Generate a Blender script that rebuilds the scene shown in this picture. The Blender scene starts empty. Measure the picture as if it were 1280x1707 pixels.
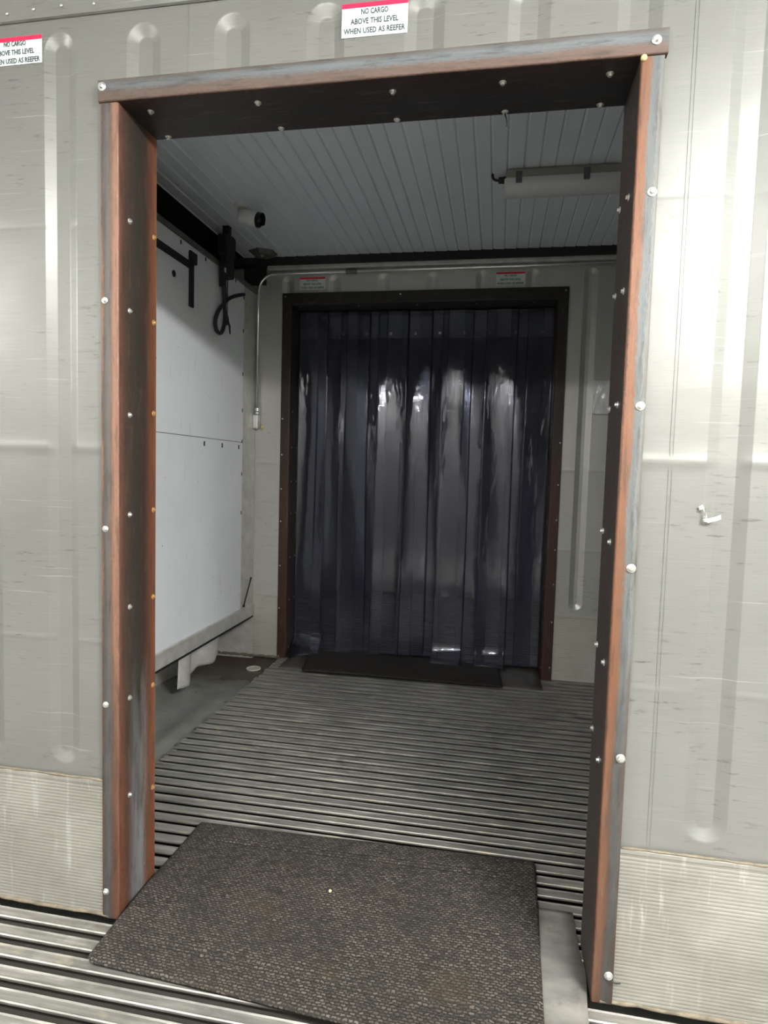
import bpy, bmesh, math, random
from mathutils import Vector, Matrix
random.seed(7)
C = bpy.context.scene.collection
S = bpy.context.scene
PI = math.pi

# ------------------------------------------------------------------ camera, world, lamps, exposure
CAM = Vector((1.01887, -1.46631, 1.24659))
cam_d = bpy.data.cameras.new('camera')
cam = bpy.data.objects.new('camera', cam_d); C.objects.link(cam)
rx = Vector((0.98343624, 0.1790608, 0.02811379))
ux = Vector((-0.03963898, 0.06111504, 0.99734332))
fx = Vector((-0.17686692, 0.98193797, -0.06720054))
M = Matrix((rx, ux, -fx)).transposed().to_4x4(); M.translation = CAM
cam.matrix_world = M
cam_d.sensor_fit = 'HORIZONTAL'; cam_d.sensor_width = 36.0
cam_d.lens = 36.0 * 1024.5 / 1280.0
cam_d.clip_start = 0.02
S.camera = cam

W = bpy.data.worlds.new('world'); S.world = W; W.use_nodes = True
W.node_tree.nodes['Background'].inputs[0].default_value = (0.5, 0.55, 0.6, 1)
W.node_tree.nodes['Background'].inputs[1].default_value = 0.03

def tube_lamp(name, loc, length, side, down, col=(1, 0.985, 0.95), n=6):
    # a tube in a shallow reflector: some light to all sides, more of it downwards
    for k in range(n):
        d = bpy.data.lights.new(name, 'POINT'); d.energy = side/n; d.color = col
        d.shadow_soft_size = 0.05
        o = bpy.data.objects.new(name, d); C.objects.link(o)
        o.location = (loc[0] + length*((k+0.5)/n-0.5), loc[1], loc[2])
    d = bpy.data.lights.new(name, 'AREA'); d.shape = 'RECTANGLE'
    d.size = length; d.size_y = 0.13; d.energy = down; d.color = col
    o = bpy.data.objects.new(name, d); C.objects.link(o); o.location = (loc[0], loc[1], loc[2]+0.02)
# ceiling tubes of the container the camera stands in
tube_lamp('tube_lamp', (2.75, -1.85, 2.43), 1.25, 175, 35)
tube_lamp('tube_lamp', (0.15, -1.85, 2.42), 1.25, 22, 32)
tube_lamp('tube_lamp', (-3.5, -1.85, 2.42), 1.25, 80, 35)

S.view_settings.view_transform = 'Standard'
S.view_settings.look = 'None'
S.view_settings.exposure = 0.95
S.view_settings.gamma = 1
S.view_settings.use_curve_mapping = False
S.cycles.max_bounces = 10
S.cycles.diffuse_bounces = 6
S.cycles.glossy_bounces = 5
S.cycles.transparent_max_bounces = 24

# ------------------------------------------------------------------ helpers
def lin(c):
    f = lambda v: v/12.92 if v <= 0.04045 else ((v+0.055)/1.055)**2.4
    return tuple(f(v/255.0) for v in c) + (1.0,)

def link(name, me, mat=None, parent=None, smooth=False):
    o = bpy.data.objects.new(name, me); C.objects.link(o)
    if mat:
        me.materials.append(mat)
    if parent is not None: o.parent = parent
    if smooth:
        for p in me.polygons: p.use_smooth = True
    return o

def obj(name, bm, mat=None, parent=None, smooth=False, recalc=True):
    if recalc: bmesh.ops.recalc_face_normals(bm, faces=bm.faces)
    me = bpy.data.meshes.new(name); bm.to_mesh(me); bm.free()
    return link(name, me, mat, parent, smooth)

def thing(name, label, cat, loc=(0, 0, 0), group=None):
    o = bpy.data.objects.new(name, None); C.objects.link(o); o.location = loc
    o.empty_display_size = 0.05
    return tag(o, label, cat, group)

def tag(o, label, cat, group=None):
    o['label'] = label; o['category'] = cat
    if group: o['group'] = group
    return o

def struct(o):
    o['kind'] = 'structure'; return o

def box(bm, a, b, bevel=0.0, seg=2):
    a = Vector(a); b = Vector(b)
    r = bmesh.ops.create_cube(bm, size=1.0)
    s = b - a
    bmesh.ops.scale(bm, vec=s, verts=r['verts'])
    bmesh.ops.translate(bm, vec=(a+b)/2, verts=r['verts'])
    if bevel > 0:
        es = list({e for v in r['verts'] for e in v.link_edges})
        bmesh.ops.bevel(bm, geom=es, offset=bevel, segments=seg, profile=0.5, affect='EDGES')
    return r['verts']

def boxobj(name, a, b, mat, parent=None, bevel=0.0):
    bm = bmesh.new(); box(bm, a, b, bevel); return obj(name, bm, mat, parent)

def tube(bm, pts, r, n=12, cap=True):
    pts = [Vector(p) for p in pts]
    rings = []
    t0 = (pts[1]-pts[0]).normalized()
    up = Vector((0, 0, 1)) if abs(t0.z) < 0.9 else Vector((1, 0, 0))
    nrm = t0.cross(up).normalized()
    for i, p in enumerate(pts):
        t = (pts[min(i+1, len(pts)-1)] - pts[max(i-1, 0)]).normalized()
        nrm = (nrm - t*nrm.dot(t)).normalized()
        b = t.cross(nrm)
        rr = r[i] if isinstance(r, (list, tuple)) else r
        rings.append([bm.verts.new(p + (nrm*math.cos(2*PI*k/n) + b*math.sin(2*PI*k/n))*rr) for k in range(n)])
    for A, B in zip(rings, rings[1:]):
        for k in range(n):
            bm.faces.new((A[k], A[(k+1) % n], B[(k+1) % n], B[k]))
    if cap:
        bm.faces.new(rings[0][::-1]); bm.faces.new(rings[-1])
    return rings

def bez(p0, p1, p2, p3, n=12):
    p0, p1, p2, p3 = map(Vector, (p0, p1, p2, p3))
    return [p0*(1-t)**3 + p1*3*t*(1-t)**2 + p2*3*t*t*(1-t) + p3*t**3 for t in [i/n for i in range(n+1)]]

def grid(bm, nu, nv, f):
    vs = [[bm.verts.new(f(i/nu, j/nv)) for j in range(nv+1)] for i in range(nu+1)]
    for i in range(nu):
        for j in range(nv):
            bm.faces.new((vs[i][j], vs[i+1][j], vs[i+1][j+1], vs[i][j+1]))
    return vs

def solid(o, t, off=0.0):
    m = o.modifiers.new('solid', 'SOLIDIFY'); m.thickness = t; m.offset = off; return o

# ------------------------------------------------------------------ node materials
class N:
    def __init__(s, name):
        s.m = bpy.data.materials.new(name); s.m.use_nodes = True
        s.t = s.m.node_tree; s.t.nodes.clear()
        s.out = s.t.nodes.new('ShaderNodeOutputMaterial')
    def n(s, kind, **kw):
        x = s.t.nodes.new('ShaderNode'+kind)
        for k, v in kw.items(): setattr(x, k, v)
        return x
    def put(s, sock, v):
        if isinstance(v, bpy.types.NodeSocket): s.t.links.new(v, sock)
        elif v is not None: sock.default_value = v
    def coord(s, which='Object', scale=(1, 1, 1), loc=(0, 0, 0)):
        c = s.n('TexCoord'); mp = s.n('Mapping')
        s.t.links.new(c.outputs[which], mp.inputs[0])
        mp.inputs['Scale'].default_value = scale; mp.inputs['Location'].default_value = loc
        return mp.outputs[0]
    def noise(s, vec, scale=5, detail=4, rough=0.55, dist=0.0):
        x = s.n('TexNoise'); s.put(x.inputs['Vector'], vec)
        x.inputs['Scale'].default_value = scale; x.inputs['Detail'].default_value = detail
        x.inputs['Roughness'].default_value = rough; x.inputs['Distortion'].default_value = dist
        return x.outputs[0]
    def ramp(s, fac, stops, interp='LINEAR'):
        x = s.n('ValToRGB'); e = x.color_ramp.elements; x.color_ramp.interpolation = interp
        while len(e) > 1: e.remove(e[-1])
        for i, (p, c) in enumerate(stops):
            if not isinstance(c, (tuple, list)): c = (c, c, c, 1)
            if i == 0: e[0].position = p; e[0].color = c
            else:
                q = e.new(p); q.color = c
        s.put(x.inputs[0], fac); return x.outputs[0]
    def mix(s, fac, a, b, mode='MIX'):
        x = s.n('Mix', data_type='RGBA', blend_type=mode)
        s.put(x.inputs[0], fac); s.put(x.inputs[6], a); s.put(x.inputs[7], b)
        return x.outputs[2]
    def math(s, op, a, b=0.0, c=0.0):
        x = s.n('Math', operation=op); s.put(x.inputs[0], a); s.put(x.inputs[1], b)
        if op in ('MULTIPLY_ADD', 'SMOOTH_MIN'): s.put(x.inputs[2], c)
        return x.outputs[0]
    def bump(s, h, strength=0.3, dist=0.01):
        x = s.n('Bump'); s.put(x.inputs['Height'], h)
        x.inputs['Strength'].default_value = strength; x.inputs['Distance'].default_value = dist
        return x.outputs[0]
    def sep(s, vec):
        x = s.n('SeparateXYZ'); s.put(x.inputs[0], vec); return x.outputs
    def bsdf(s, base, rough=0.5, metal=0.0, normal=None, spec=None, **kw):
        b = s.n('BsdfPrincipled')
        s.put(b.inputs['Base Color'], base); s.put(b.inputs['Roughness'], rough)
        s.put(b.inputs['Metallic'], metal)
        if normal is not None: s.put(b.inputs['Normal'], normal)
        if spec is not None: s.put(b.inputs['Specular IOR Level'], spec)
        s.t.links.new(b.outputs[0], s.out.inputs[0]); return b

def plain(name, c, rough=0.5, metal=0.0, var=0.12, scale=30):
    k = N(name); v = k.coord()
    f = k.noise(v, scale, 4)
    c = lin(c)
    d = tuple(x*(1-var) for x in c[:3])+(1,); e = tuple(min(1, x*(1+var)) for x in c[:3])+(1,)
    k.bsdf(k.ramp(f, [(0.3, d), (0.7, e)]), rough, metal); return k.m

def steel_wall_mat(name, base, seed=0.0, metal=0.75, rough=0.36, dirt=0.55):
    k = N(name)
    v = k.coord(loc=(seed, 0, 0))
    big = k.noise(v, 1.3, 3)
    col = k.ramp(big, [(0.3, lin(tuple(int(c*0.92) for c in base))), (0.7, lin(base))])
    # fine horizontal and vertical brushing
    br = k.noise(k.coord(scale=(3, 1, 260), loc=(seed, 0, 0)), 3, 2)
    col = k.mix(0.12, col, k.ramp(br, [(0.3, lin((120, 120, 118))), (0.7, lin((235, 235, 232)))]), 'OVERLAY')
    # dark scuffs drawn out sideways, gathered in patches
    sm = k.noise(k.coord(scale=(9, 1, 60), loc=(seed*2, 0, seed)), 1.6, 5, 0.65)
    patch = k.noise(v, 2.3, 2)
    sc = k.math('MULTIPLY', k.ramp(sm, [(0.58, 0.0), (0.70, 1.0)]), k.ramp(patch, [(0.44, 0.0), (0.60, 1.0)]))
    col = k.mix(k.math('MULTIPLY', sc, dirt), col, lin((62, 60, 58)))
    sp = k.noise(k.coord(scale=(30, 1, 42), loc=(seed, 0, 0)), 2.2, 2)
    spk = k.math('MULTIPLY', k.ramp(sp, [(0.74, 0.0), (0.78, 1.0)]), k.ramp(patch, [(0.40, 0.0), (0.6, 1.0)]))
    col = k.mix(k.math('MULTIPLY', spk, 0.6), col, lin((75, 70, 66)))
    # thin pale and dark rubbed lines
    ln = k.noise(k.coord(scale=(2, 1, 90), loc=(seed, 0, 3)), 1.5, 1)
    col = k.mix(k.ramp(ln, [(0.69, 0.0), (0.77, 0.14)]), col, lin((226, 224, 218)))
    rg = k.ramp(k.noise(v, 1.5, 1), [(0.3, rough-0.02), (0.7, rough+0.05)])
    dent = k.noise(k.coord(scale=(1.2, 1, 2.2), loc=(seed, 0, 1)), 2.2, 2)
    nb = k.bump(dent, 0.14, 0.03)
    k.bsdf(col, rg, metal, nb); return k.m

M_wall = steel_wall_mat('stainless_lining', (122, 122, 118), 0.0, 0.25, 0.33, 0.75)
M_wall_far = steel_wall_mat('stainless_lining_far', (196, 196, 191), 5.3, 0.45, 0.40, 0.4)  # same lining, base lightened to offset the weaker light on this wall
M_wall_side = steel_wall_mat('stainless_lining_side', (186, 185, 180), 9.1, 0.4, 0.5, 0.4)

def kick_mat(name, lo, hi):
    k = N(name)
    v = k.coord()
    col = k.ramp(k.noise(v, 4, 4), [(0.3, lin(lo)), (0.7, lin(hi))])
    dr = k.noise(k.coord(scale=(16, 1, 2.0)), 1.6, 5, 0.7)
    pt = k.noise(v, 5, 3)
    col = k.mix(k.math('MULTIPLY', k.ramp(dr, [(0.55, 0.0), (0.66, 1.0)]), k.ramp(pt, [(0.4, 0.1), (0.6, 0.8)])), col, lin((176, 175, 168)))
    st = k.noise(k.coord(scale=(2, 1, 55)), 2.5, 4)
    col = k.mix(k.ramp(st, [(0.6, 0.0), (0.72, 0.45)]), col, lin((104, 98, 90)))
    k.bsdf(col, 0.5, 0.2, k.bump(dr, 0.1, 0.003)); return k.m
M_kick = kick_mat('extruded_aluminium', (122, 120, 112), (148, 146, 139))
M_kick_far = kick_mat('lightened_extruded_aluminium', (172, 169, 158), (194, 191, 182))  # same aluminium, with the missing light at the far wall painted in

def bar_mat(name, grime_shade):
    k = N(name)
    v = k.coord(scale=(1, 1, 1))
    a = k.noise(k.coord(scale=(2.2, 14, 1)), 2.2, 5, 0.6)
    col = k.ramp(a, [(0.28, lin((126, 124, 118))), (0.55, lin((158, 156, 149))), (0.75, lin((196, 192, 182)))])
    b = k.noise(v, 3.1, 5, 0.7)
    col = k.mix(k.ramp(b, [(0.56, 0.0), (0.72, 0.55)]), col, lin((70, 66, 60)))
    c = k.noise(k.coord(scale=(3, 9, 1), loc=(4, 2, 0)), 2.6, 4)
    col = k.mix(k.ramp(c, [(0.60, 0.0), (0.70, 0.6)]), col, lin((196, 186, 162)))
    z = k.sep(k.coord())[2]
    # dirt below the walking flange, its colour also carrying light and shade of gaps
    col = k.mix(k.ramp(k.math('MULTIPLY_ADD', z, 50, 1.0), [(0.55, 1.0), (0.74, 0.0)]), col, lin(grime_shade))
    k.bsdf(col, k.ramp(a, [(0.3, 0.36), (0.7, 0.5)]), 0.6); return k.m
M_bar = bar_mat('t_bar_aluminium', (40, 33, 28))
M_bar_near = bar_mat('t_bar_aluminium_lit_gaps', (104, 101, 94))  # same bars, gap colour lightened to paint in the near container's light

def frame_mat(name, low, high, split, soft, seed, edge_hi=None):
    """colour across the folded plate is read from UV.x (0..1), along it from UV.y (metres)"""
    k = N(name)
    uv = k.sep(k.coord('UV'))
    vec = k.coord('UV', scale=(1, 1, 1), loc=(seed, seed, 0))
    fine = k.noise(k.coord('UV', scale=(30, 22, 1), loc=(seed, 0, 0)), 3.0, 5, 0.7)
    slow = k.noise(k.coord('UV', scale=(3, 2.2, 1), loc=(seed, 1, 0)), 1.6, 3)
    u = k.math('MULTIPLY_ADD', k.math('SUBTRACT', fine, 0.5), 0.11, uv[0])
    u = k.math('MULTIPLY_ADD', k.math('SUBTRACT', slow, 0.5), 0.10, u)
    a = k.ramp(u, [(p, lin(c)) for p, c in low]); b = k.ramp(u, [(p, lin(c)) for p, c in high])
    vv = k.math('MULTIPLY_ADD', k.math('SUBTRACT', slow, 0.5), 1.1, uv[1])
    f = k.ramp(k.math('MULTIPLY_ADD', k.math('SUBTRACT', vv, split), 1.0/soft, 0.5), [(0.0, 0.0), (1.0, 1.0)])
    col = k.mix(f, a, b)
    streak = k.noise(k.coord('UV', scale=(60, 2.5, 1), loc=(0, seed, 0)), 1.6, 3)
    col = k.mix(k.ramp(streak, [(0.55, 0.0), (0.72, 0.4)]), col, lin((52, 40, 34)))
    blot = k.noise(k.coord('UV', scale=(9, 5, 1), loc=(seed*3, seed, 0)), 1.8, 5, 0.65)
    col = k.mix(k.ramp(blot, [(0.52, 0.0), (0.66, 0.55)]), col, lin((50, 44, 39)))
    col = k.mix(k.ramp(blot, [(0.30, 0.35), (0.44, 0.0)]), col, lin((112, 96, 84)))
    spk = k.noise(k.coord('UV', scale=(60, 90, 1), loc=(seed, 0, 0)), 3, 3)
    col = k.mix(k.ramp(spk, [(0.62, 0.0), (0.72, 0.5)]), col, lin((128, 90, 66)))
    col = k.mix(k.ramp(spk, [(0.24, 0.5), (0.32, 0.0)]), col, lin((34, 28, 26)))
    k.bsdf(col, k.ramp(fine, [(0.3, 0.42), (0.7, 0.68)]), 0.25, k.bump(fine, 0.25, 0.002)); return k.m

RUST = (112, 76, 58); RED = (92, 61, 48); ORG = (108, 70, 46); SLATE = (92, 96, 98); BLUE = (84, 88, 89)
DKB = (48, 42, 38); BLK = (40, 38, 36); BRN = (80, 58, 47)
M_jamb_l = frame_mat('rusted_plate',
    [(0.0, RED), (0.03, (66, 62, 58)), (0.09, (74, 77, 79)), (0.14, (76, 58, 48)), (0.2, RED), (0.30, (110, 66, 47)), (0.42, BRN), (0.55, (112, 113, 113)), (0.70, (126, 128, 128)), (0.82, (106, 74, 56)), (0.92, (116, 68, 46)), (1.0, (120, 74, 50))],
    [(0.0, RUST), (0.03, (62, 60, 57)), (0.10, (82, 82, 80)), (0.14, (94, 72, 60)), (0.19, (128, 96, 78)), (0.25, (112, 78, 64)), (0.33, (84, 60, 50)), (0.45, (62, 54, 47)), (0.60, (50, 47, 42)), (0.76, (54, 44, 37)), (0.88, (98, 60, 42)), (1.0, (124, 80, 54))],
    0.45, 0.5, 1.0)
M_jamb_r = frame_mat('orange_rusted_plate',  # return leg's dark brown carries its shade in the colour
    [(0.0, (72, 52, 43)), (0.05, (62, 62, 61)), (0.10, (66, 68, 68)), (0.135, (78, 58, 48)), (0.2, (104, 74, 56)), (0.232, (102, 65, 47)), (0.25, (62, 43, 35)), (0.27, (60, 49, 43)), (0.5, DKB), (1.0, (52, 46, 41))],
    [(0.0, (92, 88, 82)), (0.035, (104, 106, 105)), (0.06, BLUE), (0.118, (86, 90, 90)), (0.138, (103, 73, 54)), (0.2, ORG), (0.228, (106, 69, 48)), (0.238, (60, 40, 32)), (0.25, (128, 88, 67)), (0.27, (56, 47, 43)), (0.5, DKB), (1.0, (48, 43, 40))],
    0.62, 0.7, 4.0)
M_head = frame_mat('brown_rusted_plate',
    [(0.0, (76, 66, 60)), (0.03, (78, 76, 73)), (0.07, (92, 97, 100)), (0.11, (86, 89, 91)), (0.135, (86, 76, 70)), (0.22, (86, 70, 62)), (0.245, (80, 60, 52)), (0.26, (52, 40, 36)), (0.45, (44, 38, 35)), (0.7, (42, 41, 42)), (1.0, (46, 42, 41))],
    [(0.0, (82, 75, 71)), (0.03, (87, 87, 86)), (0.07, (100, 106, 109)), (0.12, (95, 98, 101)), (0.15, (94, 80, 72)), (0.22, (92, 74, 65)), (0.245, (86, 64, 54)), (0.26, (50, 40, 37)), (0.45, (44, 39, 38)), (0.7, (39, 41, 46)), (1.0, (44, 43, 45))],
    0.5, 0.6, 8.0)
M_far_frame = frame_mat('dark_rusted_plate',
    [(0.0, (66, 46, 38)), (0.15, (70, 46, 37)), (0.3, (66, 44, 35)), (0.6, (50, 38, 32)), (1.0, (44, 34, 30))],
    [(0.0, (48, 40, 37)), (0.15, (46, 38, 34)), (0.3, (42, 36, 33)), (0.6, (38, 34, 32)), (1.0, (34, 32, 31))],
    1.3, 0.8, 12.0)
M_far_head = frame_mat('shade_darkened_plate',  # far header plate, colours darkened to paint in the shade it hangs in
    [(0.0, (40, 38, 37)), (0.5, (32, 31, 31)), (1.0, (28, 28, 28))],
    [(0.0, (38, 37, 37)), (0.5, (32, 31, 31)), (1.0, (28, 28, 28))], 1.0, 1.0, 15.0)

M_zinc = plain('zinc_screw', (206, 206, 202), 0.3, 0.8, 0.1, 200)
M_zinc_rust = plain('rusty_screw', (190, 150, 98), 0.45, 0.6, 0.2, 200)
M_alu = plain('mill_aluminium', (196, 195, 190), 0.45, 0.35, 0.15, 14)
M_alu_dark = plain('dull_aluminium', (112, 112, 110), 0.5, 0.5, 0.2, 12)
M_black = plain('black_void_and_trim', (30, 32, 32), 0.8, 0.0, 0.2, 20)  # black puts the shade of holes and recesses into colour; also dark trim
M_rubber = plain('black_rubber', (24, 25, 26), 0.55, 0.0, 0.2, 60)
M_white = plain('white_plastic', (206, 206, 204), 0.4, 0.0, 0.04, 20)
M_fixture = plain('clear_white_diffuser', (205, 207, 208), 0.3, 0.0, 0.03, 20)
M_fixture_body = plain('pale_grey_plastic', (150, 148, 140), 0.5, 0.0, 0.05, 20)
M_clip = plain('grey_clip', (96, 98, 102), 0.45, 0.2, 0.1, 40)
M_caulk = plain('dirty_sealant', (106, 97, 82), 0.75, 0.0, 0.35, 40)
M_paper = plain('sticker_paper', (206, 218, 213), 0.45, 0.0, 0.03, 30)
M_red = plain('red_print', (222, 30, 74), 0.45, 0.0, 0.04, 30)
M_ink = plain('grey_ink', (66, 70, 78), 0.6, 0.0, 0.05, 40)
M_ink2 = plain('violet_ink', (86, 70, 112), 0.6, 0.0, 0.1, 60)
M_tape = plain('white_tape', (240, 240, 236), 0.5, 0.0, 0.04, 30)
M_lens = plain('black_glass', (10, 12, 18), 0.15, 0.0, 0.1, 30)
M_galv = plain('galvanised_conduit', (222, 225, 223), 0.2, 0.8, 0.08, 40)
M_cast = plain('cast_aluminium', (206, 207, 206), 0.34, 0.75, 0.06, 60)
M_brass = plain('yellow_sealant', (206, 190, 134), 0.6, 0.0, 0.2, 90)
M_crumb = plain('beige_crumb', (206, 196, 160), 0.8, 0.0, 0.2, 300)
M_grate = plain('drain_plastic', (222, 220, 206), 0.5, 0.0, 0.06, 60)
M_copper = plain('dull_grey_wall', (140, 140, 138), 0.6, 0.2, 0.15, 3)

def ceiling_mat():
    k = N('white_ceiling')
    v = k.coord()
    k.bsdf(k.ramp(k.noise(v, 1.5, 4), [(0.3, lin((218, 225, 232))), (0.7, lin((228, 235, 242)))]), 0.45); return k.m
M_ceil = ceiling_mat()

def panel_mat():
    k = N('white_painted_bulkhead'); v = k.coord()
    col = k.ramp(k.noise(v, 1.6, 4), [(0.3, lin((220, 224, 228))), (0.7, lin((232, 236, 240)))])
    st = k.noise(k.coord(scale=(1, 14, 2.2)), 2.0, 4)
    col = k.mix(k.ramp(st, [(0.62, 0.0), (0.78, 0.28)]), col, lin((150, 148, 146)))
    sp = k.noise(k.coord(scale=(1, 16, 13)), 2.3, 2)
    col = k.mix(k.ramp(sp, [(0.755, 0.0), (0.78, 0.7)]), col, lin((100, 96, 92)))
    k.bsdf(col, 0.42); return k.m
M_panel = panel_mat()

def pan_mat():
    k = N('wet_gutter_pan'); v = k.coord()
    col = k.ramp(k.noise(v, 3.5, 5), [(0.3, lin((128, 129, 124))), (0.7, lin((168, 168, 162)))])
    st = k.noise(k.coord(scale=(1.3, 2.2, 1), loc=(0.1, 0.2, 0)), 2.0, 5, 0.6)
    y = k.sep(k.coord())[1]
    near_drain = k.ramp(y, [(0.0, 0.0), (1.0, 1.0)])
    yy = k.math('MULTIPLY_ADD', y, 1.6, -2.85)
    st2 = k.math('ADD', k.math('MULTIPLY', st, 0.9), k.math('MINIMUM', k.math('MAXIMUM', yy, -0.25), 0.6))
    col = k.mix(k.ramp(st2, [(0.50, 0.0), (0.80, 0.85)]), col, lin((72, 56, 40)))
    sp = k.noise(v, 16, 3)
    col = k.mix(k.ramp(sp, [(0.68, 0.0), (0.74, 0.6)]), col, lin((58, 44, 34)))
    k.bsdf(col, k.ramp(st2, [(0.4, 0.5), (0.8, 0.25)]), 0.3); return k.m
M_pan = pan_mat()

def plate_mat():
    k = N('worn_sill_plate'); v = k.coord()
    col = k.ramp(k.noise(k.coord(scale=(1.2, 3, 1)), 4, 5), [(0.3, lin((124, 124, 120))), (0.5, lin((158, 156, 149))), (0.7, lin((186, 182, 172)))])
    d = k.noise(v, 9, 5, 0.7)
    col = k.mix(k.ramp(d, [(0.56, 0.0), (0.70, 0.5)]), col, lin((96, 86, 72)))
    k.bsdf(col, 0.42, 0.55, k.bump(d, 0.1, 0.004)); return k.m
M_plate = plate_mat()

def rust_plate_mat():
    k = N('stained_far_sill'); v = k.coord()
    col = k.ramp(k.noise(v, 5, 5), [(0.3, lin((70, 66, 60))), (0.5, lin((104, 102, 98))), (0.75, lin((96, 70, 50)))])
    k.bsdf(col, 0.5, 0.4); return k.m
M_plate_far = rust_plate_mat()

def mat_mat(name, c1, c2, cm, border=True, sx=1.0):
    """rows of small raised dashes, read from UV in metres"""
    k = N(name)
    uv = k.coord('UV')
    jit = k.noise(k.coord('UV', scale=(14, 14, 1)), 2, 3)
    b = k.n('TexBrick')
    vm = k.n('VectorMath', operation='SCALE'); jn = k.n('TexNoise'); jn.inputs['Scale'].default_value = 70.0; jn.inputs['Detail'].default_value = 2
    k.put(jn.inputs['Vector'], uv); k.t.links.new(jn.outputs['Color'], vm.inputs[0]); vm.inputs['Scale'].default_value = 0.011
    va = k.n('VectorMath', operation='ADD'); k.put(va.inputs[0], uv); k.t.links.new(vm.outputs[0], va.inputs[1])
    k.put(b.inputs['Vector'], va.outputs[0])
    b.inputs['Scale'].default_value = 1.0
    b.inputs['Brick Width'].default_value = 0.0135; b.inputs['Row Height'].default_value = 0.0082
    b.inputs['Mortar Size'].default_value = 0.0024; b.inputs['Mortar Smooth'].default_value = 0.6
    b.offset = 0.5
    b.inputs['Color1'].default_value = lin(c1); b.inputs['Color2'].default_value = lin(c2)
    b.inputs['Mortar'].default_value = lin(cm); b.inputs['Bias'].default_value = 0.0
    h = k.math('SUBTRACT', 1.0, b.outputs['Fac'])
    wear = k.noise(k.coord('UV', scale=(5, 5, 1), loc=(3, 1, 0)), 1.2, 5, 0.6)
    col = k.mix(k.ramp(wear, [(0.42, 0.0), (0.75, 0.6)]), b.outputs['Color'], lin(cm))
    fine = k.noise(k.coord('UV', scale=(120, 150, 1)), 1.5, 4, 0.7)
    col = k.mix(k.ramp(fine, [(0.60, 0.0), (0.80, 0.6)]), col, lin(tuple(min(255, int(c*1.7)) for c in c1)))
    br = k.noise(k.coord('UV', scale=(4, 6, 1), loc=(7, 5, 0)), 1.1, 3)
    col = k.mix(k.ramp(br, [(0.58, 0.0), (0.72, 0.4)]), col, lin((66, 54, 36)))
    hh = k.math('MULTIPLY_ADD', fine, 0.35, h)
    k.bsdf(col, 0.78, 0.0, k.bump(hh, 0.9, 0.003), 0.3); return k.m
M_mat = mat_mat('looped_rubber_mat', (100, 94, 86), (52, 48, 43), (40, 37, 33))
M_mat_far = mat_mat('dark_far_mat', (62, 58, 53), (52, 49, 44), (36, 33, 30))

def strip_mat():
    k = N('clear_vinyl_strip')
    tr = k.n('BsdfTransparent'); tr.inputs[0].default_value = (0.80, 0.81, 0.86, 1)
    df = k.n('BsdfDiffuse')
    haze = k.noise(k.coord('UV', scale=(6, 1.3, 1)), 1.5, 4)
    k.put(df.inputs[0], lin((120, 120, 138)))
    tl = k.n('BsdfTranslucent'); tl.inputs[0].default_value = lin((110, 112, 126))
    ms0 = k.n('MixShader'); k.t.links.new(df.outputs[0], ms0.inputs[1]); k.t.links.new(tl.outputs[0], ms0.inputs[2]); ms0.inputs[0].default_value = 0.3
    ms = k.n('MixShader'); k.put(ms.inputs[0], k.ramp(haze, [(0.35, 0.07), (0.7, 0.17)]))
    k.t.links.new(tr.outputs[0], ms.inputs[1]); k.t.links.new(ms0.outputs[0], ms.inputs[2])
    gl = k.n('BsdfGlossy'); gl.inputs[0].default_value = (0.76, 0.77, 0.83, 1)
    gl.inputs['Roughness'].default_value = 0.06
    rip = k.noise(k.coord('UV', scale=(3, 1.2, 1)), 3.5, 2)
    micro = k.noise(k.coord('UV', scale=(2, 60, 1)), 1.5, 2)
    hgt = k.math('MULTIPLY_ADD', micro, 0.03, rip)
    nb = k.bump(hgt, 0.35, 0.02); k.t.links.new(nb, gl.inputs['Normal'])
    fr = k.n('Fresnel'); fr.inputs[0].default_value = 1.55; k.t.links.new(nb, fr.inputs['Normal'])
    m2 = k.n('MixShader'); k.t.links.new(fr.outputs[0], m2.inputs[0])
    k.t.links.new(ms.outputs[0], m2.inputs[1]); k.t.links.new(gl.outputs[0], m2.inputs[2])
    k.t.links.new(m2.outputs[0], k.out.inputs[0]); return k.m
M_strip = strip_mat()

def pouch_mat():
    k = N('clear_plastic_sleeve'); v = k.coord()
    k.bsdf(k.ramp(k.noise(v, 9, 3), [(0.3, lin((205, 208, 210))), (0.7, lin((228, 230, 232)))]), 0.16, 0.0,
           k.bump(k.noise(k.coord(scale=(1, 1, 0.6)), 14, 2), 0.8, 0.02)); return k.m
M_pouch = pouch_mat()

# ------------------------------------------------------------------ setting: ribbed lining walls
D = 2.343              # far wall plane
X0, X1 = -4.2, 4.2     # length of the container in front
BX0, BX1 = -0.53, 3.4  # container between the two walls

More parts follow.
